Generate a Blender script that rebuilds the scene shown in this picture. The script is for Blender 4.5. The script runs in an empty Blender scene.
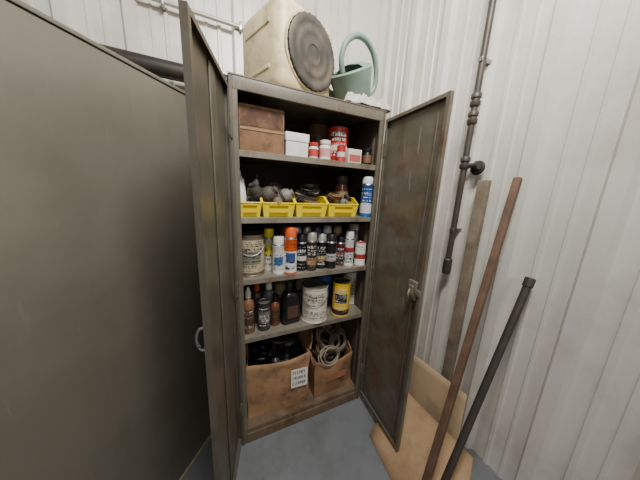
import bpy, bmesh, math, random
from mathutils import Matrix, Vector, noise
C=bpy.context.scene.collection
PI=math.pi
# ---------- camera calibration ----------
CX,CY,CZ=-0.0546,-1.0114,1.3829
YAW,PIT,ROL,F=.4339,.2105,-.0445,218.97
fw=Vector((math.sin(YAW)*math.cos(PIT),math.cos(YAW)*math.cos(PIT),-math.sin(PIT)))
_r=Vector((math.cos(YAW),-math.sin(YAW),0)); _d=fw.cross(_r)
rt=math.cos(ROL)*_r+math.sin(ROL)*_d; dn=-math.sin(ROL)*_r+math.cos(ROL)*_d
cam=Vector((CX,CY,CZ))
def xat(u,y,z):
    n=rt-fw*((u-320)/F); return CX-((y-CY)*n.y+(z-CZ)*n.z)/n.x
def zat(v,x,y):
    n=dn-fw*((v-240)/F); return CZ-((x-CX)*n.x+(y-CY)*n.y)/n.z
def dep(x,y,z): return (Vector((x,y,z))-cam).dot(fw)
def ray(u,v): return rt*((u-320)/F)+dn*((v-240)/F)+fw
def hity(u,v,y): r=ray(u,v); return cam+r*((y-CY)/r.y)
def hitx(u,v,x): r=ray(u,v); return cam+r*((x-CX)/r.x)
# ---------- materials ----------
def lin(c):
    return tuple((x/255/12.92 if x/255<=.04045 else ((x/255+.055)/1.055)**2.4) for x in c)
cache={}
def M(rgb,rough=.5,metal=0,var=.12,scale=8,bump=0,dirt=None,dirt_amt=.5,dscale=3,scratch=None,sc_amt=.5,patch=None):
    k=(rgb,rough,metal,var,scale,bump,dirt,dirt_amt,dscale,scratch,sc_amt,patch)
    if k in cache: return cache[k]
    m=bpy.data.materials.new('surface_%d'%len(cache)); m.use_nodes=True
    nt=m.node_tree; N=nt.nodes; L=nt.links; b=N['Principled BSDF']
    b.inputs['Roughness'].default_value=rough; b.inputs['Metallic'].default_value=metal
    tc=N.new('ShaderNodeTexCoord'); nz=N.new('ShaderNodeTexNoise'); nz.inputs['Scale'].default_value=scale; nz.inputs['Detail'].default_value=6
    L.new(tc.outputs['Object'],nz.inputs['Vector'])
    cr=N.new('ShaderNodeValToRGB'); l=lin(rgb)
    cr.color_ramp.elements[0].position=.3; cr.color_ramp.elements[1].position=.7
    cr.color_ramp.elements[0].color=(*[x*(1-var) for x in l],1); cr.color_ramp.elements[1].color=(*[min(1,x*(1+var)) for x in l],1)
    L.new(nz.outputs['Fac'],cr.inputs['Fac']); out=cr.outputs['Color']
    def layer(out,col,amt,sc,p0,p1,stretch=None):
        n2=N.new('ShaderNodeTexNoise'); n2.inputs['Scale'].default_value=sc; n2.inputs['Detail'].default_value=9; n2.inputs['Roughness'].default_value=.7
        src=tc.outputs['Object']
        if stretch:
            mp=N.new('ShaderNodeMapping'); mp.inputs['Scale'].default_value=stretch; mp.inputs['Rotation'].default_value=(.5,.4,0); L.new(src,mp.inputs['Vector']); src=mp.outputs['Vector']
        L.new(src,n2.inputs['Vector'])
        c2=N.new('ShaderNodeValToRGB'); c2.color_ramp.elements[0].position=p0; c2.color_ramp.elements[1].position=p1
        c2.color_ramp.elements[0].color=(0,0,0,1); c2.color_ramp.elements[1].color=(amt,)*3+(1,)
        L.new(n2.outputs['Fac'],c2.inputs['Fac'])
        mx=N.new('ShaderNodeMix'); mx.data_type='RGBA'; L.new(c2.outputs['Color'],mx.inputs['Factor']); L.new(out,mx.inputs['A']); mx.inputs['B'].default_value=(*lin(col),1)
        return mx.outputs['Result']
    if dirt: out=layer(out,dirt,dirt_amt,dscale,.48,.66)
    if patch: out=layer(out,patch,.45,2.2,.5,.62)
    if scratch:
        out=layer(out,scratch,sc_amt,1.0,.61,.66,(60,60,5)); out=layer(out,scratch,sc_amt*.8,22,.66,.72)
    L.new(out,b.inputs['Base Color'])
    if bump:
        bp=N.new('ShaderNodeBump'); bp.inputs['Strength'].default_value=bump; bp.inputs['Distance'].default_value=.01
        L.new(nz.outputs['Fac'],bp.inputs['Height']); L.new(bp.outputs['Normal'],b.inputs['Normal'])
    cache[k]=m; return m
def decal(rgb):
    k=('decal',rgb)
    if k in cache: return cache[k]
    m=bpy.data.materials.new('print_%d'%len(cache)); m.use_nodes=True; nt=m.node_tree; N=nt.nodes; L=nt.links; b=N['Principled BSDF']
    b.inputs['Base Color'].default_value=(*lin(rgb),1); b.inputs['Roughness'].default_value=.5
    tc=N.new('ShaderNodeTexCoord'); oi=N.new('ShaderNodeObjectInfo'); ad=N.new('ShaderNodeVectorMath'); ad.operation='ADD'
    cx=N.new('ShaderNodeCombineXYZ'); ml=N.new('ShaderNodeMath'); ml.operation='MULTIPLY'; ml.inputs[1].default_value=9
    L.new(oi.outputs['Random'],ml.inputs[0])
    for i in range(3): L.new(ml.outputs[0],cx.inputs[i])
    L.new(tc.outputs['Object'],ad.inputs[0]); L.new(cx.outputs[0],ad.inputs[1])
    def ns(sc,p0,p1):
        mp=N.new('ShaderNodeMapping'); mp.inputs['Scale'].default_value=sc; L.new(ad.outputs[0],mp.inputs['Vector'])
        n=N.new('ShaderNodeTexNoise'); n.inputs['Scale'].default_value=1; n.inputs['Detail'].default_value=2; L.new(mp.outputs[0],n.inputs['Vector'])
        c=N.new('ShaderNodeValToRGB'); c.color_ramp.elements[0].position=p0; c.color_ramp.elements[1].position=p1; L.new(n.outputs['Fac'],c.inputs['Fac']); return c.outputs['Color']
    a1=ns((260,260,60),.5,.52); a2=ns((3,3,130),.52,.54)
    mu=N.new('ShaderNodeMix'); mu.data_type='RGBA'; mu.blend_type='MULTIPLY'; mu.inputs['Factor'].default_value=1; L.new(a1,mu.inputs['A']); L.new(a2,mu.inputs['B'])
    L.new(mu.outputs['Result'],b.inputs['Alpha']); cache[k]=m; return m
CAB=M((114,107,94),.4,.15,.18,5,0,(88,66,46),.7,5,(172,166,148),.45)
CABD=M((104,98,86),.38,.15,.14,4,0,(84,66,48),.65,4.5,(156,150,134),.35,(92,98,74))
CABR=M((114,108,95),.32,.15,.16,4,0,(100,66,42),.75,6,(184,176,156),.5,(94,102,78))
CABI=M((94,86,73),.5,.1,.16,5,0,(74,54,40),.65,5,(140,132,116),.3)  # same cabinet paint, with the interior shade put into a darker colour
SHELF=M((136,129,114),.4,.15,.15,7,0,(96,74,52),.75,6,(190,182,164),.45)
BASE=M((116,98,78),.7,.05,.2,7,0,(88,62,42),.9,6,(160,146,124),.3)
LOCK=M((120,115,102),.36,.1,.1,2,0,(100,92,78),.45,2.5,(148,142,128),.2)
STEEL=M((150,150,150),.3,.9,.1); CHROME=M((215,215,218),.15,1,.05); BLACK=M((22,22,23),.4,0,.2)
WORN=M((158,148,130),.45,.5,.3,20,0,(98,74,54),.7,20)
WHITE=M((232,229,220),.4,0,.06,10,0,(180,168,146),.4,12); CREAM=M((228,210,164),.42,0,.1,5,0,(142,118,80),.7,8)
KRAFT=M((166,128,94),.85,0,.14,8,.1,(98,72,50),.75,7); KRAFT2=M((152,114,82),.85,0,.16,8,.1,(88,62,44),.75,7)
YEL=M((250,222,20),.38,0,.05,8,0,(180,150,30),.25,14)
DKPIPE=M((80,75,69),.5,.4,.2,12,0,(104,84,66),.5,9)
# ---------- mesh helpers ----------
def B(): return bmesh.new()
def bx(bm,a,b,bev=0,mtx=None):
    r=bmesh.ops.create_cube(bm,size=1); vs=r['verts']
    for v in vs: v.co=Vector([(a[i]+b[i])/2+v.co[i]*(b[i]-a[i]) for i in range(3)])
    if bev:
        es=list({e for v in vs for e in v.link_edges}); r=bmesh.ops.bevel(bm,geom=es,offset=bev,segments=4,affect='EDGES',profile=.5)
        vs=list({v for f in r['faces'] for v in f.verts}|set(v for v in vs if v.is_valid))
    if mtx: bmesh.ops.transform(bm,matrix=mtx,verts=vs)
    return bm
def box(a,b,bev=0): return bx(B(),a,b,bev)
def lathe(prof,seg=32,bm=None,a0=0,a1=2*PI):
    bm=bm or B(); full=abs(a1-a0-2*PI)<1e-6; n=seg if full else seg+1; rings=[]
    for r,z in prof:
        rings.append([bm.verts.new((r*math.cos(a0+(a1-a0)*i/seg),r*math.sin(a0+(a1-a0)*i/seg),z)) for i in range(n)])
    for k in range(len(rings)-1):
        for i in range(n if full else n-1):
            j=(i+1)%n; q=(rings[k][i],rings[k][j],rings[k+1][j],rings[k+1][i])
            try: bm.faces.new(q)
            except: pass
    bmesh.ops.remove_doubles(bm,verts=[v for R_ in rings for v in R_],dist=1e-5)
    return bm
def tube(pts,r,seg=10,bm=None):
    bm=bm or B(); pts=[Vector(p) for p in pts]; n=len(pts); rings=[]; up=None
    for i in range(n):
        t=(pts[min(i+1,n-1)]-pts[max(i-1,0)]).normalized()
        if up is None: up=t.orthogonal().normalized()
        up=(up-t*up.dot(t)).normalized(); s=t.cross(up); rr=r[i] if isinstance(r,(list,tuple)) else r
        rings.append([bm.verts.new(pts[i]+(up*math.cos(2*PI*k/seg)+s*math.sin(2*PI*k/seg))*rr) for k in range(seg)])
    for i in range(n-1):
        a,b=rings[i],rings[i+1]
        for k in range(seg): bm.faces.new((a[k],a[(k+1)%seg],b[(k+1)%seg],b[k]))
    bm.faces.new(rings[0][::-1]); bm.faces.new(rings[-1])
    return bm
def smoothpath(pts,n=8):
    P=[Vector(p) for p in pts]; o=[]
    for i in range(len(P)-1):
        p0=P[max(i-1,0)];p1=P[i];p2=P[i+1];p3=P[min(i+2,len(P)-1)]
        for k in range(n):
            t=k/n; o.append(.5*((2*p1)+(p2-p0)*t+(2*p0-5*p1+4*p2-p3)*t*t+(3*p1-p0-3*p2+p3)*t**3))
    o.append(P[-1]); return o
def blob(rx,ry,rz,seed=0,amp=.25,sub=3,sc=2.5,flat=False):
    bm=B(); bmesh.ops.create_icosphere(bm,subdivisions=sub,radius=1)
    for v in bm.verts:
        k=1+amp*noise.noise(v.co*sc+Vector((seed*7.1,seed*3.3,0)))+amp*.5*noise.noise(v.co*sc*2.7+Vector((0,seed*5.3,1)))
        if flat: k+=amp*.6*abs(noise.noise(v.co*sc*4+Vector((3,seed,1))))
        v.co=Vector((v.co.x*rx*k,v.co.y*ry*k,v.co.z*rz*k))
    return bm
def shell(quads):
    bm=B()
    for q in quads: bm.faces.new([bm.verts.new(p) for p in q])
    bmesh.ops.remove_doubles(bm,verts=bm.verts[:],dist=1e-5); return bm
def warp(bm,cuts,amp,sc,seed,zmin=.01):
    bmesh.ops.subdivide_edges(bm,edges=bm.edges[:],cuts=cuts,use_grid_fill=True)
    for v in bm.verts:
        if v.co.z>zmin:
            p=v.co*sc+Vector((seed*3.7,seed,0)); v.co=v.co+Vector((noise.noise(p),noise.noise(p+Vector((9,0,0))),noise.noise(p+Vector((0,9,0)))))*amp
    return bm
def obj(name,bm,m,parent=None,loc=(0,0,0),rot=(0,0,0),smooth=True,sol=0,off=0):
    bmesh.ops.recalc_face_normals(bm,faces=bm.faces[:])
    me=bpy.data.meshes.new(name); bm.to_mesh(me); bm.free()
    if smooth:
        for p in me.polygons: p.use_smooth=True
        try: me.set_sharp_from_angle(angle=math.radians(35))
        except: pass
    o=bpy.data.objects.new(name,me); C.objects.link(o); me.materials.append(m)
    if parent: o.parent=parent
    o.location=loc; o.rotation_euler=rot
    if sol:
        md=o.modifiers.new('thickness','SOLIDIFY'); md.thickness=sol; md.offset=off
    return o
def tag(o,label,cat,group=None):
    o['label']=label; o['category']=cat
    if group: o['group']=group
    return o
def thing(name,label,cat,loc=(0,0,0),rz=0,group=None,rot=None):
    o=bpy.data.objects.new(name,None); C.objects.link(o); o.location=loc; o.rotation_euler=rot or (0,0,rz); o.empty_display_size=.05
    return tag(o,label,cat,group)
def struct(name,bm,m,**k):
    o=obj(name,bm,m,**k); o['kind']='structure'; return o
# ---------- room ----------
WY=.62; WX=1.19; Hr=3.4
def ribbed(length,period=.26,d=.03):
    pts=[]; s=0
    while s<length:
        for ds,o in ((0,0),(.015,0),(.03,d),(.075,d),(.09,0),(.145,0),(.150,.008),(.165,.008),(.17,0),(.215,0),(.219,.005),(.228,.005),(.232,0)):
            pts.append((s+ds,o))
        s+=period
    return [p for p in pts if p[0]<=length]+[(length,0)]
def wallmesh(fn,length):
    bm=B(); prev=None
    for s,o in ribbed(length):
        a=bm.verts.new(fn(s,o,0)); b=bm.verts.new(fn(s,o,Hr))
        if prev: bm.faces.new((prev[0],a,b,prev[1]))
        prev=(a,b)
    return bm
WALL=M((226,222,212),.32,0,.07,2,0,(172,162,146),.45,1.8)
struct('wall_back',wallmesh(lambda s,o,z:(WX-s,WY-o,z),5.2),WALL,smooth=False)
struct('wall_right',wallmesh(lambda s,o,z:(WX-o,WY-s,z),4.6),WALL,smooth=False)
struct('floor',box((-4,-4,-.05),(WX+.05,WY+.05,0)),M((118,121,124),.5,0,.07,1.5,.02,(94,94,92),.55,3.5),smooth=False)
# ---------- storage cabinet ----------
W=.762;H=1.8145;DP=.455;Ld=.378; Z=[1.5452,1.2615,.9664,.6532,.085]
cab=thing('storage_cabinet','tall olive-grey steel storage cabinet with both doors open and five loaded shelves','cabinet')
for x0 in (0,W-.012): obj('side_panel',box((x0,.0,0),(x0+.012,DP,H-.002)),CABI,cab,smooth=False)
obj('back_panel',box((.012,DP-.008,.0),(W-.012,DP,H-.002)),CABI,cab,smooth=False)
obj('top_panel',box((-.002,-.002,H-.002),(W+.002,DP+.002,H+.003)),CAB,cab,smooth=False)
obj('header_rail',box((.012,0,H-.05),(W-.012,.016,H-.002),.002),CAB,cab)
for x0 in (.012,W-.03): obj('door_frame_post',box((x0,.001,.06),(x0+.018,.01,H-.05)),CAB,cab,smooth=False)
obj('kick_plate',box((.012,.004,0),(W-.012,.012,.06),.001),BASE,cab)
for z in Z:
    bm=B(); bx(bm,(.0125,.012,z-.004),(W-.0125,DP-.009,z)); bx(bm,(.0125,.0105,z-.026),(W-.0125,.014,z),.001); bx(bm,(.0125,.014,z-.026),(W-.0125,.03,z-.023))
    obj('shelf',bm,SHELF if z>.1 else BASE,cab,smooth=False)
for i in (0,1):
    for yy in (.06,DP-.07):
        bm=B(); x0=.012 if i==0 else W-.016
        bx(bm,(x0,yy,.1),(x0+.004,yy+.016,H-.06)); obj('shelf_standard',bm,CAB,cab,smooth=False)
def door(sgn,ang,hx,m,stiff):
    bm=B(); z0,z1=.06,H-.04
    s=lambda a,b:(min(a*sgn,b*sgn),max(a*sgn,b*sgn))
    def bb(xa,xb,ya,yb,za,zb): x=s(xa,xb); bx(bm,(x[0],ya,za),(x[1],yb,zb))
    bb(0,Ld,-.018,-.0165,z0,z1)
    for (xa,xb) in ((0,.0015),(Ld-.0015,Ld)): bb(xa,xb,-.0165,0,z0,z1)
    for (xa,xb) in ((.0015,.014),(Ld-.016,Ld-.0015)): bb(xa,xb,-.0015,0,z0,z1)
    for (za,zb,zc) in ((z0,z0+.0015,z0+.015),(z1-.0015,z1,z1-.015)):
        bb(.0015,Ld-.0015,-.0165,0,za,zb); bb(.014,Ld-.016,-.0015,0,min(za,zc),max(zb,zc))
    d=obj('door',bm,m,cab,(hx,-.003,0),(0,0,ang),smooth=False)
    if stiff:
        bm=B(); x=s(Ld*.45-.03,Ld*.45+.03); bx(bm,(x[0],-.0163,z0+.02),(x[1],-.010,z1-.02),.003); obj('stiffener',bm,m,d)
    for zh in (.25,.93,1.62):
        bm=B(); tube([(0,.004,zh-.035),(0,.004,zh+.035)],.005,10,bm); x=s(0.004,.03); bx(bm,(x[0],0,zh-.03),(x[1],.002,zh+.03)); obj('hinge',bm,m,d)
    return d
dl=door(1,-1.8278,-.001,CABD,True); dl['label']='left door standing wide open with a chrome pull handle on its outer face'
dr=door(-1,1.5160,W+.001,CABR,False); dr['label']='right door standing open with a latch on its scuffed flat inner face'
hb=B(); tube(smoothpath([(Ld-.045,-.018,.88),(Ld-.045,-.045,.885),(Ld-.045,-.055,.92),(Ld-.045,-.045,.955),(Ld-.045,-.018,.96)]),.005,10,hb)
h=obj('handle',hb,CHROME,dl); h['label']='chrome pull handle'
bm=B(); bx(bm,(Ld-.075,-.021,.86),(Ld-.02,-.0182,.98),.001); obj('handle_plate',bm,STEEL,dl)
bm=B(); bx(bm,(-Ld+.025,-.016,.915),(-Ld+.078,.002,1.005),.004); bx(bm,(-Ld+.038,.002,.935),(-Ld+.066,.011,.985),.004); bx(bm,(-Ld+.0,.0,.945),(-Ld+.03,.005,.975),.002); obj('latch',bm,WORN,dr)
obj('lock_rod',tube([(-Ld+.053,-.011,1.005),(-Ld+.053,-.011,1.72)],.003,8),CABR,dr)
obj('lock_rod',tube([(-Ld+.053,-.011,.1),(-Ld+.053,-.011,.915)],.003,8),CABR,dr)
bm=B(); tube(smoothpath([(-Ld+.054,.011,.965),(-Ld+.047,.024,.945),(-Ld+.05,.02,.92),(-Ld+.058,.015,.905)]),.005,8,bm); obj('latch_lever',bm,WORN,dr)
# ---------- second cabinet on the left ----------
e1=Vector((-.613,-.79,0)); ang=math.atan2(e1.y,e1.x)
lk=thing('steel_locker','plain olive-grey steel cabinet standing at an angle left of the open cabinet','cabinet',(-.13,.15,0),ang)
bm=B(); bx(bm,(0,-.45,.012),(.8,0,1.745),.004); obj('body',bm,LOCK,lk)
bm=B(); bx(bm,(-.003,-.453,1.745),(.803,.004,1.757),.002); obj('top_panel',bm,LOCK,lk)
bm=B(); bx(bm,(-.002,-.452,0),(.802,.006,.03),.002); obj('base_rail',bm,M((170,162,146),.45,.2),lk)  # pale colour paints in the reflection along the base edge
obj('edge_seam',box((.755,.0,.031),(.775,.003,1.745)),LOCK,lk); obj('edge_seam',box((.01,.0,.031),(.022,.003,1.745)),LOCK,lk)
# ---------- pipes on the wall ----------
PDK=M((60,56,52),.5,.4,.2,12,0,(92,72,56),.5,9)
bm=B(); y=WY-.11; tube([(-2.6,y,1.975),(.72,y,1.975)],.042,20,bm)
pt=thing('wall_pipe','thick dark horizontal pipe along the back wall above the left cabinet','pipe'); obj('pipe_run',bm,PDK,pt)
for x in (-1.5,-.62):
    bm=B(); tube([(x,y,1.975),(x+.06,y,1.975)],.05,20,bm); bx(bm,(x+.02,y+.03,1.95),(x+.04,WY,2.0)); obj('coupling',bm,PDK,pt)
a=hity(147,0,.575); b=hity(258,30,.575); zc=(a.z+b.z)/2
cd_=thing('conduit','thin pale metal conduit running level near the top of the back wall','conduit')
bm=B(); tube([(-2.6,.575,zc),(.3,.575,zc)],.011,12,bm); obj('tube',bm,M((186,180,168),.4,.4),cd_)
for x in (-.9,-.28,.1):
    bm=B(); bx(bm,(x,.558,zc-.02),(x+.015,WY,zc+.02),.002); obj('strap',bm,STEEL,cd_)
px,py=1.115,-.23
vp=thing('water_pipe','dark vertical pipe with couplings and a round valve on the right wall','pipe',(px,py,0))
zz=lambda v:zat(v,px,py)
obj('pipe_run',tube([(0,0,zz(270)),(0,0,3.3)],.0145,14),DKPIPE,vp)
for v in (100,118,163):
    z=zz(v); bm=lathe([(0,z-.03),(.019,z-.03),(.023,z-.024),(.023,z-.008),(.018,z-.004),(.018,z+.004),(.023,z+.008),(.023,z+.024),(.019,z+.03),(0,z+.03)],14); obj('coupling',bm,DKPIPE,vp)
z=zz(265); obj('end_cap',lathe([(0,z-.05),(.019,z-.05),(.022,z-.04),(.022,z+.035),(.018,z+.04),(0,z+.04)],14),DKPIPE,vp)
z=zz(166)
bm=B(); tube([(0,0,z),(.01,-.055,z)],.012,12,bm); tube([(.01,-.05,z),(.01,-.068,z)],.021,16,bm); obj('valve',bm,DKPIPE,vp)
obj('valve_flange',lathe([(0,0),(.034,0),(.036,.004),(.034,.009),(.026,.012),(.022,.022),(.014,.022),(.012,.013),(0,.013)],24),M((58,54,50),.55,.3,.2,12,0,(92,68,50),.5,12),vp,(WX-px-.032,-.045,z-.01),(0,-PI/2,0))
for z in (zz(60),zz(230)):
    bm=B(); bx(bm,(-.018,-.01,z-.01),(WX-px,.01,z+.01),.002); obj('pipe_clamp',bm,STEEL,vp)
# ---------- boards, sheets, pipe ----------
def beam(name,label,cat,p,q,w,t,m,side=Vector((0,1,0))):
    p=Vector(p);q=Vector(q); L_=(q-p).length; z=(q-p).normalized(); x=(side-z*side.dot(z)).normalized(); yv=z.cross(x)
    mt=Matrix(((x.x,yv.x,z.x,p.x),(x.y,yv.y,z.y,p.y),(x.z,yv.z,z.z,p.z),(0,0,0,1)))
    o=obj(name,box((-w/2,-t/2,0),(w/2,t/2,L_),.003),m); o.matrix_world=mt; return tag(o,label,cat)
beam('wood_board','weathered grey-tan narrow board standing upright against the right wall beside the pipe','board',(1.137,-.33,0.001),(1.137,-.33,1.48),.05,.03,M((138,124,106),.8,0,.25,14,.1,(100,84,66),.6,6))
beam('wood_plank','slim dull brown plank leaning slantwise in front of the upright board','plank',(.665,-.585,.035),hitx(518,178,1.148),.028,.024,M((108,82,64),.75,0,.25,14,.1,(80,60,48),.6,6))
def sheetobj(name,label,A,seed,m,amp=.008,zmin=.03):
    s=B(); s.faces.new([s.verts.new(p) for p in A]); warp(s,7,amp,4,seed,zmin); tag(obj(name,s,m,sol=.005,off=1),label,'cardboard')
sheetobj('cardboard_sheet','flat tan cardboard sheet propped low against the right wall under the open door',[(.685,-.225,.004),(1.0,-.12,.15),(1.0,-.60,.17),(.62,-.78,.004)],2,M((180,148,112),.85,0,.1,6,.03,(134,104,76),.6,4))
sheetobj('cardboard_sheet','larger pale cardboard sheet standing upright against the right wall behind the low tan sheet',[(1.03,.10,.004),(1.095,.10,.33),(1.10,-.47,.36),(1.03,-.50,.004)],5,M((186,160,126),.85,0,.1,6,0,(142,114,86),.6,5),.01)
top=hitx(530,280,1.14); mid=hitx(446,478,.80); k_=(mid.z-.03)/(top.z-mid.z); f0=mid+(mid-top)*k_
hz=thing('leaning_pipe','long thin dull grey pipe leaning on the right wall, lowest of the leaning pieces','pipe')
TUBE=M((72,68,63),.5,.3,.25,12,0,(92,76,62),.5,9)
obj('pipe_body',tube([f0,f0.lerp(top,.5),top],.015,14),TUBE,hz)
d=(top-f0).normalized(); obj('collar',tube([top-d*.03,top+d*.008],.019,14),TUBE,hz)
# ---------- container builders ----------
INK=decal((40,38,40)); INKW=decal((224,222,214))
def marks(t,r,h,y,x,ink,z0=.12,z1=.88):
    a=math.atan2(CY-y,CX-x)-t.rotation_euler.z
    obj('printed_text',lathe([(r*1.012,h*z0),(r*1.012,h*z1)],14,a0=a-.85,a1=a+.85),ink,t)
def spot(u,y,z,w,vt):
    zt=zat(vt,xat(u,y,z),y); x=xat(u,y,(z+zt)/2); x=xat(u,y,(z+zat(vt,x,y))/2); h=zat(vt,x,y)-z; D=dep(x,y,z+h/2); return x,w*D/F,h
def spray(u,y,z,w,vt,body,cap,label,lab=None,l0=.2,l1=.8,group='spray cans on the third shelf',cap_h=.17,silver=True,patch=None,ink=None):
    x,wd,h=spot(u,y,z,w,vt); r=wd/2*.97; t=thing('spray_can',label,'spray can',(x,y,z),random.uniform(-.5,.5),group)
    ch=h*cap_h; sh=h*.07; bh=h-ch-sh
    obj('body',lathe([(0,.002),(r*.85,.002),(r*.95,0),(r,.004),(r*.97,.008),(r*.97,bh-.004),(r*1.0,bh-.002),(r*.98,bh)],28),body,t)
    obj('shoulder',lathe([(r*.98,bh),(r*.86,bh+sh*.6),(r*.66,bh+sh),(0,bh+sh)],28),STEEL if silver else body,t)
    obj('cap',lathe([(r*.86,bh+sh*.45),(r*.88,bh+sh*.5),(r*.84,h-.006),(r*.72,h),(r*.3,h),(0,h-.002)],28),cap,t)
    if lab: obj('label_band',lathe([(r*.985,bh*l0),(r*.985,bh*l1)],28),lab,t)
    if patch:
        a=math.atan2(CY-y,CX-x)-t.rotation_euler.z; obj('label_patch',lathe([(r*1.0,bh*.35),(r*1.0,bh*.62)],10,a0=a-.7,a1=a+.8),patch,t)
    if ink: marks(t,r,bh,y,x,ink)
    return t
def tin(name,u,y,z,w,vt,body,lid,label,cat,lab=None,l0=.15,l1=.85,group=None,bail=False,ring=STEEL,patch=None,ink=None,p0=.3,p1=.62):
    x,wd,h=spot(u,y,z,w,vt); r=wd/2*.97; t=thing(name,label,cat,(x,y,z),random.uniform(-.3,.3),group)
    obj('body',lathe([(0,.002),(r*.94,.002),(r*.97,0),(r*1.01,.002),(r*1.01,.005),(r*.98,.007),(r*.98,h*.96),(r*1.01,h*.965),(r*1.01,h*.99),(r*.97,h*.99)],36),body,t)
    obj('rim',lathe([(r*.97,h*.99),(r*1.0,h),(r*.93,h),(r*.9,h*.985),(r*.86,h*.975)],36),ring,t)
    obj('lid',lathe([(r*.86,h*.975),(r*.8,h*.992),(r*.7,h*.98),(0,h*.98)],36),lid,t)
    if lab: obj('label_band',lathe([(r*.99,h*l0),(r*.99,h*l1)],36),lab,t)
    if patch:
        a=math.atan2(CY-y,CX-x)-t.rotation_euler.z; obj('label_patch',lathe([(r*1.0,h*p0),(r*1.0,h*p1)],12,a0=a-.75,a1=a+.75),patch,t)
    if bail:
        a=math.atan2(CY-y,CX-x)-t.rotation_euler.z; pts=[]
        for k in range(17):
            th=PI*k/16; p=Vector((math.cos(th)*r*1.04,0,0)); q=math.sin(th)
            pts.append(Matrix.Rotation(a+PI/2,3,'Z')@Vector((p.x,-q*r*1.06,h*.82-q*h*.30)))
        obj('bail_handle',tube(pts,.0014,6),STEEL,t)
    if ink: marks(t,r,h,y,x,ink,.15,.85)
    return t
def jar(u,y,z,w,vt,body,cap,label,lab=None,group=None,name='jar',cat='jar'):
    x,wd,h=spot(u,y,z,w,vt); r=wd/2*.96; t=thing(name,label,cat,(x,y,z),0,group)
    obj('body',lathe([(0,.001),(r*.9,0),(r,.004),(r,h*.68),(r*.85,h*.76),(r*.85,h*.8),(0,h*.8)],24),body,t)
    obj('lid',lathe([(r*.93,h*.78),(r*.95,h*.79),(r*.95,h*.985),(r*.88,h),(0,h)],24),cap,t)
    if lab: obj('label_band',lathe([(r*1.01,h*.15),(r*1.01,h*.6)],24),lab,t)
    return t
random.seed(4)
# ---------- on top of the cabinet ----------
zt=H+.003
th=math.radians(22); w2,d2,hj=.175,.17,.375
corner=Vector((.2,.02,0)); cen=corner+Vector((math.cos(th),math.sin(th),0))*w2+Vector((-math.sin(th),math.cos(th),0))*d2
tk=thing('plastic_tank','wide dirty cream plastic tank with a big dark round lid facing forward','tank',(cen.x,cen.y,zt),th)
bm=B(); bx(bm,(-w2,-d2,0),(w2,d2,hj),.055)
obj('body',bm,CREAM,tk)
for zz_ in (.1,.27): obj('side_rib',box((-w2-.004,-d2+.07,zz_-.008),(-w2+.004,d2-.07,zz_+.008),.003),CREAM,tk)
R_=.145
bm=lathe([(r*R_/.13,z) for r,z in [(.105,0),(.128,.0),(.13,.004),(.13,.018),(.124,.022),(.108,.021),(.104,.018),(.088,.0175),(.085,.0195),(.07,.019),(.066,.017),(.045,.017),(.042,.019),(.032,.019),(.03,.0165),(0,.0165)]],48)
for k in range(28):
    a=2*PI*k/28; bx(bm,(-.003,R_-.006,.002),(.003,R_+.003,.018),mtx=Matrix.Rotation(a,4,'Z'))
obj('lid',bm,M((72,67,61),.6,0,.3,12,.05,(116,102,84),.6,7),tk,(.008,-d2+.001,.19),(PI/2,0,0))
obj('lid_collar',lathe([(R_+.002,0),(R_+.012,0),(R_+.010,.007),(R_+.002,.007)],48),CREAM,tk,(.008,-d2+.001,.19),(PI/2,0,0))
cl=B(); bmesh.ops.create_grid(cl,x_segments=60,y_segments=50,size=1)
for v in cl.verts:
    x,y=v.co.x,v.co.y; n1=abs(noise.noise(Vector((x*2.8,y*2.8,2)))); n2=abs(noise.noise(Vector((x*6,y*6,1))))
    e=min(1,(1-max(abs(x),abs(y)))*5)
    v.co=Vector((x*.13*(1+.2*noise.noise(Vector((y*2,3,0)))),y*.11*(1+.2*noise.noise(Vector((x*2,0,5)))),.006+e*(.028+.042*n1+.018*n2)+.008*n2))
cx_=xat(362,.08,zt)
tag(obj('cloth',cl,M((204,199,186),.85,0,.15,20,.3,(140,132,116),.6,14),loc=(cx_,.115,zt),sol=.004,off=0),'crumpled greyish plastic and cloth under the green watering can','cloth')
GRN=M((130,152,136),.5,0,.12,6,0,(92,106,94),.55,5)
wx=xat(354,.15,zt+.1)
wc=thing('watering_can','pale green plastic watering can with a handle sweeping over its right side','watering can',(wx+.005,.15,zt+.06),0,None,rot=(math.radians(16),math.radians(-30),math.radians(5)))
wc.scale=(1.1,1.1,1.1)
prof=[(0,.0),(.068,0),(.076,.008),(.085,.05),(.094,.10),(.1,.135),(.094,.141),(.09,.135)]
obj('body',lathe(prof,36),GRN,wc,sol=.003)
obj('half_cover',lathe([(.096,.138),(.06,.155),(.0,.16)],18,a0=-PI*.5,a1=PI*.5),GRN,wc,sol=.003)
obj('handle',tube(smoothpath([(-.045,0,.14),(-.04,0,.19),(-.005,0,.235),(.055,0,.25),(.115,0,.225),(.16,0,.165),(.17,0,.09),(.145,0,.025),(.078,0,.005)]),.0125,12),GRN,wc)
obj('spout',tube(smoothpath([(-.04,.07,.03),(-.06,.11,.07),(-.075,.14,.13),(-.09,.17,.19)]),[.02]*8+[.017]*8+[.013]*9,14),GRN,wc)
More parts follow.
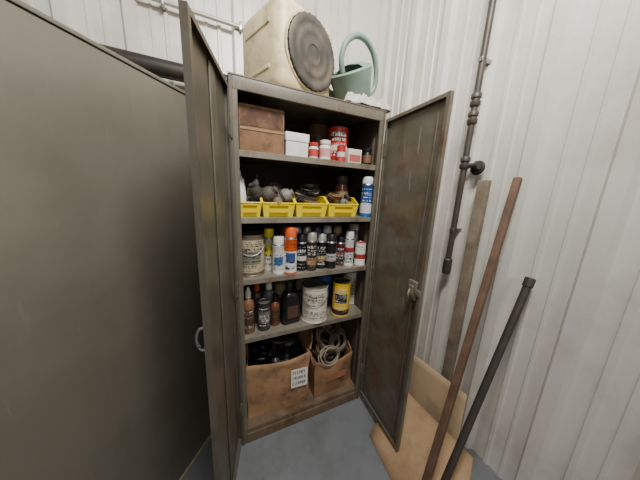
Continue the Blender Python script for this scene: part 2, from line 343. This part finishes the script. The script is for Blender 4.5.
# ---------- top shelf ----------
z=Z[0]
def carton(u0,u1,y,z,vt,depth,label,cat='box',m=KRAFT,lidm=None,lidh=.3,name='carton',rz=0,strip=None):
    x0=xat(u0,y,z); x1=xat(u1,y,z); xm=(x0+x1)/2; h=zat(vt,xm,y)-z; w=x1-x0
    t=thing(name,label,cat,(xm,y+depth/2,z),rz)
    obj('body',box((-w/2,-depth/2,0),(w/2,depth/2,h*(.99 if not lidm else .98)),.002),m,t)
    if lidm: obj('lid',box((-w/2-.003,-depth/2-.003,h*(1-lidh)),(w/2+.003,depth/2+.003,h),.002),lidm,t)
    if strip: obj('label',box((-w*.42,-depth/2-.0012,h*.12),(w*.42,-depth/2+.001,h*.6)),strip,t)
    return t,w,h
t,w,h=carton(239.5,284,.045,z,106,.28,'large dark stained brown cardboard carton at the left of the top shelf',m=M((136,102,72),.85,0,.25,9,.1,(66,44,30),.85,11))
obj('side_stain_panel',box((-w/2+.006,-.1412,h*.55),(w/2-.006,-.1395,h*.93)),M((84,58,42),.85,0,.3,12,.1,(136,102,72),.7,14),t)
obj('packing_tape',box((-w/2+.004,-.1422,h*.47),(w/2-.004,-.1413,h*.52)),M((150,118,84),.5,0,.2,12),t)
carton(286,308,.04,z,133,.12,'small white lidded box beside the brown carton on the top shelf',m=WHITE,lidm=M((238,236,228),.5),lidh=.35)
jar(313.5,.05,z,10,143,WHITE,M((200,60,50),.4),'tiny white jar with a red lid beside the small white box',M((196,60,56),.5))
jar(325,.045,z,12,141,M((236,232,224),.4),WHITE,'small white tub with a pale pink band on the top shelf',M((214,150,146),.5))
tin('red_can',337.5,.12,z,20,129,M((184,40,36),.4,0,.1,8,0,(120,30,28),.4,12),M((130,44,40),.5),'wide red labelled can on the top shelf, tallest of the red items','can',lab=M((214,196,184),.5),l0=.34,l1=.5,patch=M((90,30,30),.5),ink=INKW,p0=.6,p1=.85)
tin('red_tin',341,.04,z,9,146,M((170,44,40),.4),M((200,190,176),.5),'short red tin standing in front of the wide red can','tin',lab=M((214,200,190),.5),l0=.3,l1=.6)
carton(348,361,.03,z,149,.07,'small pinkish white box right of the red can',m=M((218,200,192),.6),strip=M((180,90,86),.6))
jar(367,.06,z,9,149,BLACK,BLACK,'small black jar at the right end of the top shelf',M((120,80,60),.5))
tin('dark_tin',318,.3,z,20,120,M((84,70,58),.5,.3),BLACK,'dark tin in the shadow behind the small white tubs on the top shelf','tin',lab=M((130,106,84),.5),l0=.6,l1=.85)
# ---------- second shelf : yellow bins ----------
z=Z[1]
def bin_(u0,u1,y,label,hh):
    x0=xat(u0,y,z+.04); x1=xat(u1,y,z+.04); w=(x1-x0)*.985; xm=(x0+x1)/2; d=.19
    t=thing('storage_bin',label,'bin',(xm,y,z+.002),0,'yellow parts bins on the second shelf')
    b_=w/2-.008; T=w/2; hf=hh*.64; zb=.0
    q=[[(-b_,.012,zb),(b_,.012,zb),(b_,d-.01,zb),(-b_,d-.01,zb)],
       [(-b_,.012,zb),(-T,0,hf),(T,0,hf),(b_,.012,zb)],
       [(-b_,d-.01,zb),(b_,d-.01,zb),(T,d,hh),(-T,d,hh)],
       [(-b_,.012,zb),(-b_,d-.01,zb),(-T,d,hh),(-T,.055,hh),(-T,0,hf)],
       [(b_,.012,zb),(T,0,hf),(T,.055,hh),(T,d,hh),(b_,d-.01,zb)]]
    obj('tray',shell(q),YEL,t,sol=.0035,smooth=False)
    bm=B(); tube([(-T,0,hf),(T,0,hf)],.0035,8,bm)
    for s in (-1,1): tube([(s*T,0,hf),(s*T,.055,hh),(s*T,d,hh)],.0035,8,bm)
    tube([(-T,d,hh),(T,d,hh)],.0035,8,bm); obj('rim',bm,YEL,t)
    bm=B(); bx(bm,(-w*.3,-.004,hf*.3),(w*.3,.004,hf*.36)); bx(bm,(-w*.3,-.004,hf*.8),(w*.3,.003,hf*.86)); obj('label_holder',bm,M((190,160,20),.5),t)
    return xm,y,w
bins=[bin_(238.5,261.8,.03,'narrow yellow parts bin against the left side, holding white tubes',.1),
 bin_(262.5,295,.03,'yellow parts bin holding grey rounded metal parts, second from the left',.1),
 bin_(296,327.5,.03,'yellow parts bin holding a tangle of grey cable, left of the brown-jar bin',.1),
 bin_(328.5,358,.03,'yellow parts bin with a brown jar standing in it, nearest the blue spray can',.1)]
GREY=M((132,126,116),.55,.1,.3,15,.2,(84,74,64),.5,14); DG=M((66,60,54),.6,.1,.3,15,.2); DUST=M((96,88,78),.6,.1,.3,15,.2,(60,50,42),.6,14)
def lay_tube(name,label,cat,x,y,z,L_,r,rot,m,capm,group=None):
    t=thing(name,label,cat,(x,y,z),0,group,rot=rot)
    obj('body',lathe([(0,0),(r*.9,0),(r,.004),(r,L_*.8),(r*.55,L_*.87),(0,L_*.87)],18),m,t); obj('cap',lathe([(r*.5,L_*.86),(r*.5,L_),(0,L_)],14),capm,t)
b0,b1,b2,b3=bins
lay_tube('squeeze_tube','white squeeze tube leaning left in the first yellow bin','tube',b0[0]-.02,.09,z+.012,.195,.02,(-.12,-.10,0),WHITE,WHITE)
lay_tube('squeeze_bottle','thinner grey-white tube standing behind the leaning white tube','tube',b0[0]+.014,.13,z+.012,.19,.015,(-.1,.2,0),M((190,186,176),.5),BLACK)
def part(x,y,zz_,rr,rot,m,label,m2=DG):
    t=thing('metal_part',label,'fitting',(x,y,zz_),0,None,rot=rot)
    obj('body',lathe([(0,-rr),(rr*.7,-rr),(rr,-rr*.5),(rr,rr*.5),(rr*.7,rr),(rr*.45,rr),(rr*.45,rr*1.4),(0,rr*1.4)],20),m,t)
    obj('flange',lathe([(rr,-.006),(rr*1.18,-.006),(rr*1.18,.004),(rr,.004)],20),m2,t)
part(b0[0]+.03,.085,z+.11,.034,(.3,-.5,.3),DG,'dark round fitting lying on top of the first yellow bin')
part(b0[0]+.01,.055,z+.07,.022,(.8,.4,.3),BLACK,'small black round fitting at the front of the first yellow bin')
part(b1[0]-.042,.085,z+.10,.038,(.5,.8,0),DUST,'dusty dark rounded metal part at the left of the second yellow bin')
part(b1[0]+.038,.08,z+.095,.037,(1.0,.3,1),GREY,'pale rounded metal part at the right of the second yellow bin')
part(b1[0]-.002,.14,z+.125,.038,(.2,1.2,2),DG,'dark grey rounded metal part at the back of the second yellow bin')
part(b1[0]-.002,.055,z+.072,.022,(1.5,.2,0),M((150,134,108),.5,.3,.2,12),'small brass-toned part at the front of the second yellow bin')
part(b2[0]-.055,.07,z+.075,.022,(1.2,.4,0),BLACK,'small black plug part at the left of the third yellow bin')
part(b2[0]+.04,.14,z+.115,.034,(.9,.4,.6),DG,'dark round motor part at the back right of the third yellow bin')
part(b3[0]+.01,.06,z+.075,.022,(1.2,.9,0),GREY,'small grey fitting in front of the brown jar in the right bin')
part(b3[0]-.035,.15,z+.10,.034,(.4,.9,1),DG,'dark fitting at the back left of the right yellow bin')
part(b3[0]+.048,.12,z+.10,.026,(1.1,.2,2),DUST,'dusty fitting beside the brown jar in the right yellow bin')
def coil(name,label,cat,c,R_,r,n,m,seed,flat=.35,rot=(0,0,0),jit=.2):
    pts=[]; N=26*n
    for i in range(N):
        a=2*PI*i/26; k=1+jit*noise.noise(Vector((i*.07,seed,0))); pts.append((math.cos(a)*R_*k,math.sin(a)*R_*k*.8,flat*R_*noise.noise(Vector((i*.05,seed*2,3)))+i/N*R_*.5))
    o=obj(name,tube(pts,r,8),m,loc=c,rot=rot); return tag(o,label,cat)
coil('cable_coil','tangled grey cable piled in the third yellow bin','cable',(b2[0],.12,z+.09),.058,.005,6,M((140,134,124),.6),3,.6,(.3,.1,0),.35)
coil('extension_cord','thin black cord looped over the grey cable in the third bin','cord',(b2[0]+.01,.1,z+.115),.055,.004,3,BLACK,5,.7,(.45,-.1,.4),.35)
jar(341,.14,z+.006,14,176,M((120,72,40),.25,0,.1),M((60,50,44),.5),'brown glass jar standing in the right yellow bin',M((176,150,110),.6))
coil('wire_bundle','copper and grey wire bundle at the left of the right yellow bin','cable',(b3[0]-.03,.085,z+.10),.034,.004,5,M((140,104,74),.5,.3),8,.6,(.4,.2,0),.35)
coil('rubber_hose_piece','short dark rubber hose loop in the right yellow bin, below the brown jar','hose',(b3[0]+.04,.07,z+.095),.026,.006,2,DG,9,.5,(.6,.2,1))
spray(366.5,.045,z,12.5,177,M((44,92,158),.3,.2),M((214,216,220),.35),'blue and white spray can standing right of the yellow bins',M((210,214,218),.4),.12,.42,'cans on the second shelf',cap_h=.13,ink=INKW)
tin('coffee_can',309,.3,z,20,184,M((96,90,84),.5,.3),M((120,116,108),.4,.4),'dark grey can standing behind the yellow bins at the centre','can',lab=M((140,130,114),.5),l0=.3,l1=.8)
# ---------- third shelf ----------
z=Z[2]
tin('gallon_can',251,.105,z,27,233,M((128,118,102),.4,.4,.15,8,0,(100,70,46),.7,14),M((98,84,66),.5,.3),'large metal can with a faded cream label at the left of the third shelf','can',lab=M((190,178,148),.6,0,.16,12,0,(140,116,84),.7,14),l0=.1,l1=.88,bail=True,patch=M((130,126,110),.6),ink=INK)
spray(269,.13,z,11.5,228,M((196,196,184),.35),M((232,208,40),.4),'pale spray can with a yellow cap, next to the large cream can',M((206,190,60),.5),.5,.85,ink=INK)
spray(278.5,.06,z,12.5,236,M((226,224,214),.35),M((222,222,214),.4),'white spray can with a white cap, left of the orange one',M((208,212,214),.4),.2,.75,patch=M((60,100,150),.5),ink=INK)
spray(290.5,.045,z,13.5,227,M((226,96,34),.35),M((228,92,28),.4),'orange spray can with an orange cap and a white and blue label',M((232,230,226),.4),.06,.66,patch=M((60,84,140),.5),ink=INK)
spray(301.5,.075,z,11.5,234,M((26,26,28),.3),M((26,26,28),.4),'black spray can right beside the orange spray can',M((196,194,188),.5),.38,.56,ink=INKW)
spray(311.5,.06,z,11.8,232,M((58,46,38),.35),M((190,186,176),.3,.5),'dark brown spray can with a pale cap beside the black one',M((150,110,70),.5),.2,.42,ink=INKW)
spray(321.2,.075,z,11.3,233,M((30,30,32),.3),M((200,200,198),.3,.5),'black spray can with a silver cap and gold band',M((170,140,80),.4,.3),.3,.5,ink=INKW)
spray(331,.06,z,11.8,234,M((34,32,32),.3),M((30,30,30),.4),'black spray can with a white patch, centre right of the third shelf',M((188,186,182),.4),.3,.6,ink=INK)
spray(340,.09,z,10,236,M((96,40,36),.35),M((24,24,24),.4),'dark red spray can with a black cap on the third shelf',M((60,56,54),.4),.1,.4,ink=INKW)
spray(349,.065,z,10,231,M((222,220,216),.35),M((216,214,210),.4),'slim white spray can with a red band near the right end',M((180,50,50),.4),.55,.72,ink=INK)
tin('white_can',355,.2,z,17,223,M((220,216,206),.4),M((90,110,150),.5),'white can with a blue-grey lid standing behind the red-banded cans','can',lab=M((90,110,160),.5),l0=.7,l1=.82,ink=INK)
tin('small_white_can',360,.055,z,11,242,M((220,214,204),.4),M((190,60,50),.5),'short white can with a red stripe at the right end of the third shelf','can',lab=M((176,50,46),.5),l0=.3,l1=.5,ink=INK)
spray(284.5,.18,z,10.5,226,M((80,92,78),.3,.3),M((150,50,44),.4),'dull green spray can with a red cap in the back row',group='back row cans')
spray(296.5,.16,z,10.5,226,M((60,96,120),.3,.3),M((190,188,180),.3,.5),'blue-grey spray can with a metal cap in the back row, right of the orange can',group='back row cans')
spray(306.5,.17,z,10.5,226,M((130,126,120),.3,.3),M((180,178,174),.3,.4),'plain steel grey spray can in the back row behind the black one',group='back row cans')
spray(316.5,.17,z,10.5,226,M((70,60,130),.3,.3),M((80,76,120),.4),'dark violet spray can with a violet cap in the back row',group='back row cans')
spray(326.5,.17,z,10.5,225,M((54,54,56),.3,.3),M((216,214,208),.4),'black spray can with a white cap in the back row',group='back row cans')
spray(336.5,.18,z,10.5,225,M((90,68,52),.3,.3),M((180,150,104),.4),'brown spray can with a tan cap in the back row',group='back row cans')
# ---------- fourth shelf ----------
z=Z[3]
def bottle(u,y,w,vt,body,cap,label,lab=None,nozzle=False,ink=None):
    x,wd,h=spot(u,y,z,w,vt); r=wd/2*.96; t=thing('bottle',label,'bottle',(x,y,z),0,'bottles and cans on the fourth shelf')
    obj('body',lathe([(0,.002),(r*.9,0),(r,.006),(r,h*.62),(r*.85,h*.7),(r*.42,h*.76),(r*.4,h*.8),(0,h*.8)],24),body,t)
    obj('cap',lathe([(r*.5,h*.78),(r*.5,h*.88),(r*(.15 if nozzle else .45),h),(0,h)],18),cap,t)
    if lab: obj('label_band',lathe([(r*1.0,h*.12),(r*1.0,h*.55)],24),lab,t)
    if ink: marks(t,r*1.005,h,y,x,ink,.14,.54)
    return t
bottle(248.5,.07,12,287,M((132,92,66),.4),M((210,206,196),.4),'brownish bottle with a pale pointed nozzle at the left of the fourth shelf',M((84,84,86),.5),True,ink=INKW)
bottle(257,.16,12,281,M((70,62,54),.4),M((190,70,48),.4),'dark bottle with a red cap behind the nozzle bottle',M((140,128,112),.5))
tin('dark_can',264,.075,z,13,301,M((64,62,58),.4,.3),M((130,126,118),.4,.4),'short dark grey can with a metal lid on the fourth shelf','can',lab=M((110,104,94),.5),l0=.3,l1=.7,ink=INKW)
bottle(275,.09,10,294,M((110,66,40),.25),M((36,34,34),.4),'amber bottle with a black cap left of the oil bottle',M((150,132,104),.5),ink=INK)
bottle(269,.16,13,280,M((110,112,108),.4),M((226,222,212),.4),'grey bottle with a white cap at the back left of the fourth shelf',M((160,156,146),.5))
x,wd,h=spot(291.5,.07,z,21,280)
t=thing('oil_jug','rounded black plastic oil bottle with a side handle on the fourth shelf','bottle',(x,.085,z),.1,'bottles and cans on the fourth shelf')
bm=B(); bx(bm,(-wd/2,-.036,0),(wd/2,.036,h*.74),.026)
for v in bm.verts:
    if v.co.z>h*.45: v.co.x=(v.co.x+.012)*(1-.45*(v.co.z-h*.45)/(h*.29))-.012
obj('body',bm,M((26,26,28),.25),t)
obj('cap',lathe([(.016,h*.7),(.016,h*.85),(.021,h*.86),(.021,h*.99),(.018,h),(0,h)],20),M((40,40,42),.35),t,(-.012,0,0))
obj('handle',tube(smoothpath([(.012,0,h*.7),(.03,0,h*.72),(wd*.47,0,h*.58),(wd*.49,0,h*.4),(wd*.42,0,h*.3)]),.007,10),M((26,26,28),.3),t)
obj('label_patch',box((-wd*.28,-.0375,h*.16),(wd*.26,-.0355,h*.44)),M((84,60,52),.5),t)
tin('paint_can',314.5,.08,z,26.5,284,M((226,219,202),.45,0,.06,8,0,(150,132,104),.75,13),M((110,104,94),.5,.5),'stained white paint can with a wire handle on the fourth shelf','paint can',bail=True,ink=INK)
tin('yellow_can',341,.07,z,18,281,M((240,196,30),.4,0,.08,8,0,(170,130,40),.3,12),M((70,62,50),.5),'yellow can with a bold dark label right of the white paint can','can',lab=M((60,50,38),.5),l0=.04,l1=.2,ring=M((120,100,50),.4,.3),patch=M((48,42,34),.5),p0=.42,p1=.7,ink=INKW)
tin('blue_tin',323,.26,z,18,262,M((62,98,170),.4),M((80,100,150),.5),'blue tin behind the white paint can','tin')
tin('grey_tin',351,.19,z,18,269,M((200,196,182),.5),M((140,136,126),.5,.4),'tall pale grey tin behind the yellow can','tin',lab=M((160,150,120),.5),l0=.3,l1=.7,ink=INK)
tin('black_tin',303,.23,z,16,268,M((86,80,72),.5,.2),M((60,58,54),.5),'black tin in the back behind the oil bottle','tin',lab=M((140,130,112),.5),l0=.5,l1=.8)
tin('brown_tin',283,.25,z,18,274,M((130,102,74),.5,.2),M((90,76,62),.5,.3),'brown tin in the back between the amber bottle and the oil bottle','tin',lab=M((166,146,112),.5),l0=.5,l1=.8)
# ---------- bottom : two open cartons ----------
z=Z[4]
def openbox(label,x0,x1,y0,y1,h,rz,m,flaps,seed,name='open_carton'):
    cx,cy=(x0+x1)/2,(y0+y1)/2; w,d=(x1-x0)/2,(y1-y0)/2
    t=thing(name,label,'box',(cx,cy,z+.003),rz,'open cartons at the bottom of the cabinet')
    q=[[(-w,-d,0),(w,-d,0),(w,d,0),(-w,d,0)],[(-w,-d,0),(w,-d,0),(w,-d,h),(-w,-d,h)],[(w,-d,0),(w,d,0),(w,d,h),(w,-d,h)],[(w,d,0),(-w,d,0),(-w,d,h),(w,d,h)],[(-w,d,0),(-w,-d,0),(-w,-d,h),(-w,d,h)]]
    bm=warp(shell(q),9,.016,7,seed,.02)
    for v in bm.verts:
        b_=math.sin(PI*min(1,v.co.z/h))
        if v.co.y<-d*.8:
            v.co.y-=.012*b_*math.cos(v.co.x/w*PI/2)
            if v.co.z>h*.9: v.co.z-=.018*math.cos(v.co.x/w*PI/2)
    obj('body',bm,m,t,sol=.005,off=0)
    for i,(side,a,fl) in enumerate(flaps):
        c,s_=math.cos(a)*fl,math.sin(a)*fl
        if side=='f': q=[(-w,0,0),(w,0,0),(w-.03,-c,s_),(-w+.01,-c*1.3,s_*1.3)]; loc=(0,-d,h)
        if side=='b': q=[(-w,0,0),(w,0,0),(w-.01,c,s_),(-w+.01,c*1.3,s_*1.3)]; loc=(0,d,h)
        if side=='l': q=[(0,-d,0),(0,d,0),(-c,d-.01,s_),(-c,-d+.04,s_)]; loc=(-w,0,h)
        if side=='r': q=[(0,-d,0),(0,d,0),(c,d-.01,s_),(c,-d+.04,s_)]; loc=(w,0,h)
        obj('flap',warp(shell([q]),9,.03,10,seed+i+3,-9),m,t,loc,sol=.004,off=0)
    return t,w,d
t,w,d_=openbox('large open brown carton holding black material, at the bottom left, with a white note',.05,.408,.06,.38,.35,-.06,KRAFT,[('l',1.5,.1),('b',1.3,.1),('r',1.2,.09)],1)
lb=obj('paper_label',box((.065,-d_-.024,.15),(.165,-d_-.0225,.275)),M((238,234,224),.7,0,.03),t,rot=(0,.0,0)); lb['label']='white paper note with handwriting'
random.seed(11); bm=B()
for r_ in range(3):
    xx=.075; zz_=.252-r_*.037
    while xx<.152:
        lw=random.uniform(.004,.007)
        bx(bm,(xx,-d_-.0252,zz_-.011),(xx+.003,-d_-.0241,zz_+.011)); k=random.choice((-.008,0,.007)); bx(bm,(xx,-d_-.0252,zz_+k-.0015),(xx+lw,-d_-.0241,zz_+k+.0015))
        if random.random()<.5: bx(bm,(xx+lw,-d_-.0252,zz_-.008),(xx+lw+.0025,-d_-.0241,zz_+.008))
        xx+=lw+.006
obj('handwriting',bm,M((24,24,28),.7),lb,smooth=False)
tag(obj('black_bag',blob(.14,.125,.125,3,.45,4,2.2,True),M((26,26,28),.3,0,.3,12,.3),loc=(.23,.22,z+.28)),'crumpled black plastic bag filling the large bottom carton','bag')
coil('black_hose','black hose looped over the black bag in the large bottom carton','hose',(.25,.19,z+.41),.08,.009,1,BLACK,21,.4,(.4,.1,.2),.2)
t,w,d_=openbox('smaller brown carton packed with cords, at the bottom right of the cabinet',.44,.718,.055,.345,.255,.04,KRAFT2,[('l',1.35,.06),('b',1.3,.08),('r',1.45,.05)],8)
obj('printed_band',box((-w*.45,-d_-.0225,.11),(w*.55,-d_-.0205,.155)),M((166,104,74),.85,0,.3,14,0,(150,114,80),.8,26),t)
coil('hose_coil','beige-brown hose coil on top of the cords in the right carton','hose',(.57,.17,z+.31),.085,.0085,3,M((128,114,94),.65,0,.2,20),12,1.1,(.75,.3,0),.8)
coil('power_cord','grey power cord looped at the right side of the bottom right carton','cord',(.635,.14,z+.30),.06,.006,5,M((108,100,90),.6),14,1.2,(.8,-.4,.5),.8)
coil('cord_coil','brown cord coil at the left of the bottom right carton','cord',(.51,.13,z+.29),.055,.006,5,M((104,80,60),.6),16,1.2,(.9,.5,.2),1.0)
coil('black_cable','thick black cable draped behind the beige hose in the bottom right carton','cable',(.58,.24,z+.35),.09,.008,4,M((54,50,48),.5),18,1.0,(1.0,0,.2),.7)
coil('looped_cord','dusty pale thin cord hanging over the front of the right carton','cord',(.55,.09,z+.26),.07,.004,5,M((150,140,122),.6),23,1.1,(1.1,.2,.1),.9)
coil('braided_hose','dark brown braided hose heaped highest behind the right carton coils','hose',(.60,.21,z+.40),.075,.009,3,M((84,68,54),.6,0,.2,20),31,1.1,(.6,.3,.3),.8)
tag(obj('cord_pile',blob(.115,.115,.085,7,.3,3),DG,loc=(.58,.195,z+.18)),'dark mass of tangled cord filling the right carton below the coils','cord')
# ---------- light, world, camera ----------
def area(n,loc,tgt,size,e,col=(1,1,1),sy=None):
    l=bpy.data.lights.new(n,'AREA'); l.energy=e; l.size=size; l.color=col
    if sy: l.shape='RECTANGLE'; l.size_y=sy
    o=bpy.data.objects.new(n,l); C.objects.link(o); o.location=loc; o.rotation_euler=(Vector(tgt)-Vector(loc)).to_track_quat('-Z','Y').to_euler()
area('ceiling_lamp',(.25,-.9,2.85),(.5,.45,1.7),.6,50,(1,.99,.96),.3)
area('distant_lamp',(-.3,-3.2,2.6),(.4,.2,.8),1.2,16,(1,.98,.94),.4)
w=bpy.data.worlds.new('world'); bpy.context.scene.world=w; w.use_nodes=True
bgn=w.node_tree.nodes['Background']; bgn.inputs[0].default_value=(1,.98,.94,1); bgn.inputs[1].default_value=.2
cd=bpy.data.cameras.new('camera'); co=bpy.data.objects.new('camera',cd); C.objects.link(co)
co.matrix_world=Matrix([[rt[i],-dn[i],-fw[i],cam[i]] for i in range(3)]+[[0,0,0,1]])
cd.sensor_width=36; cd.lens=F*36/640; cd.clip_start=.01
bpy.context.scene.camera=co
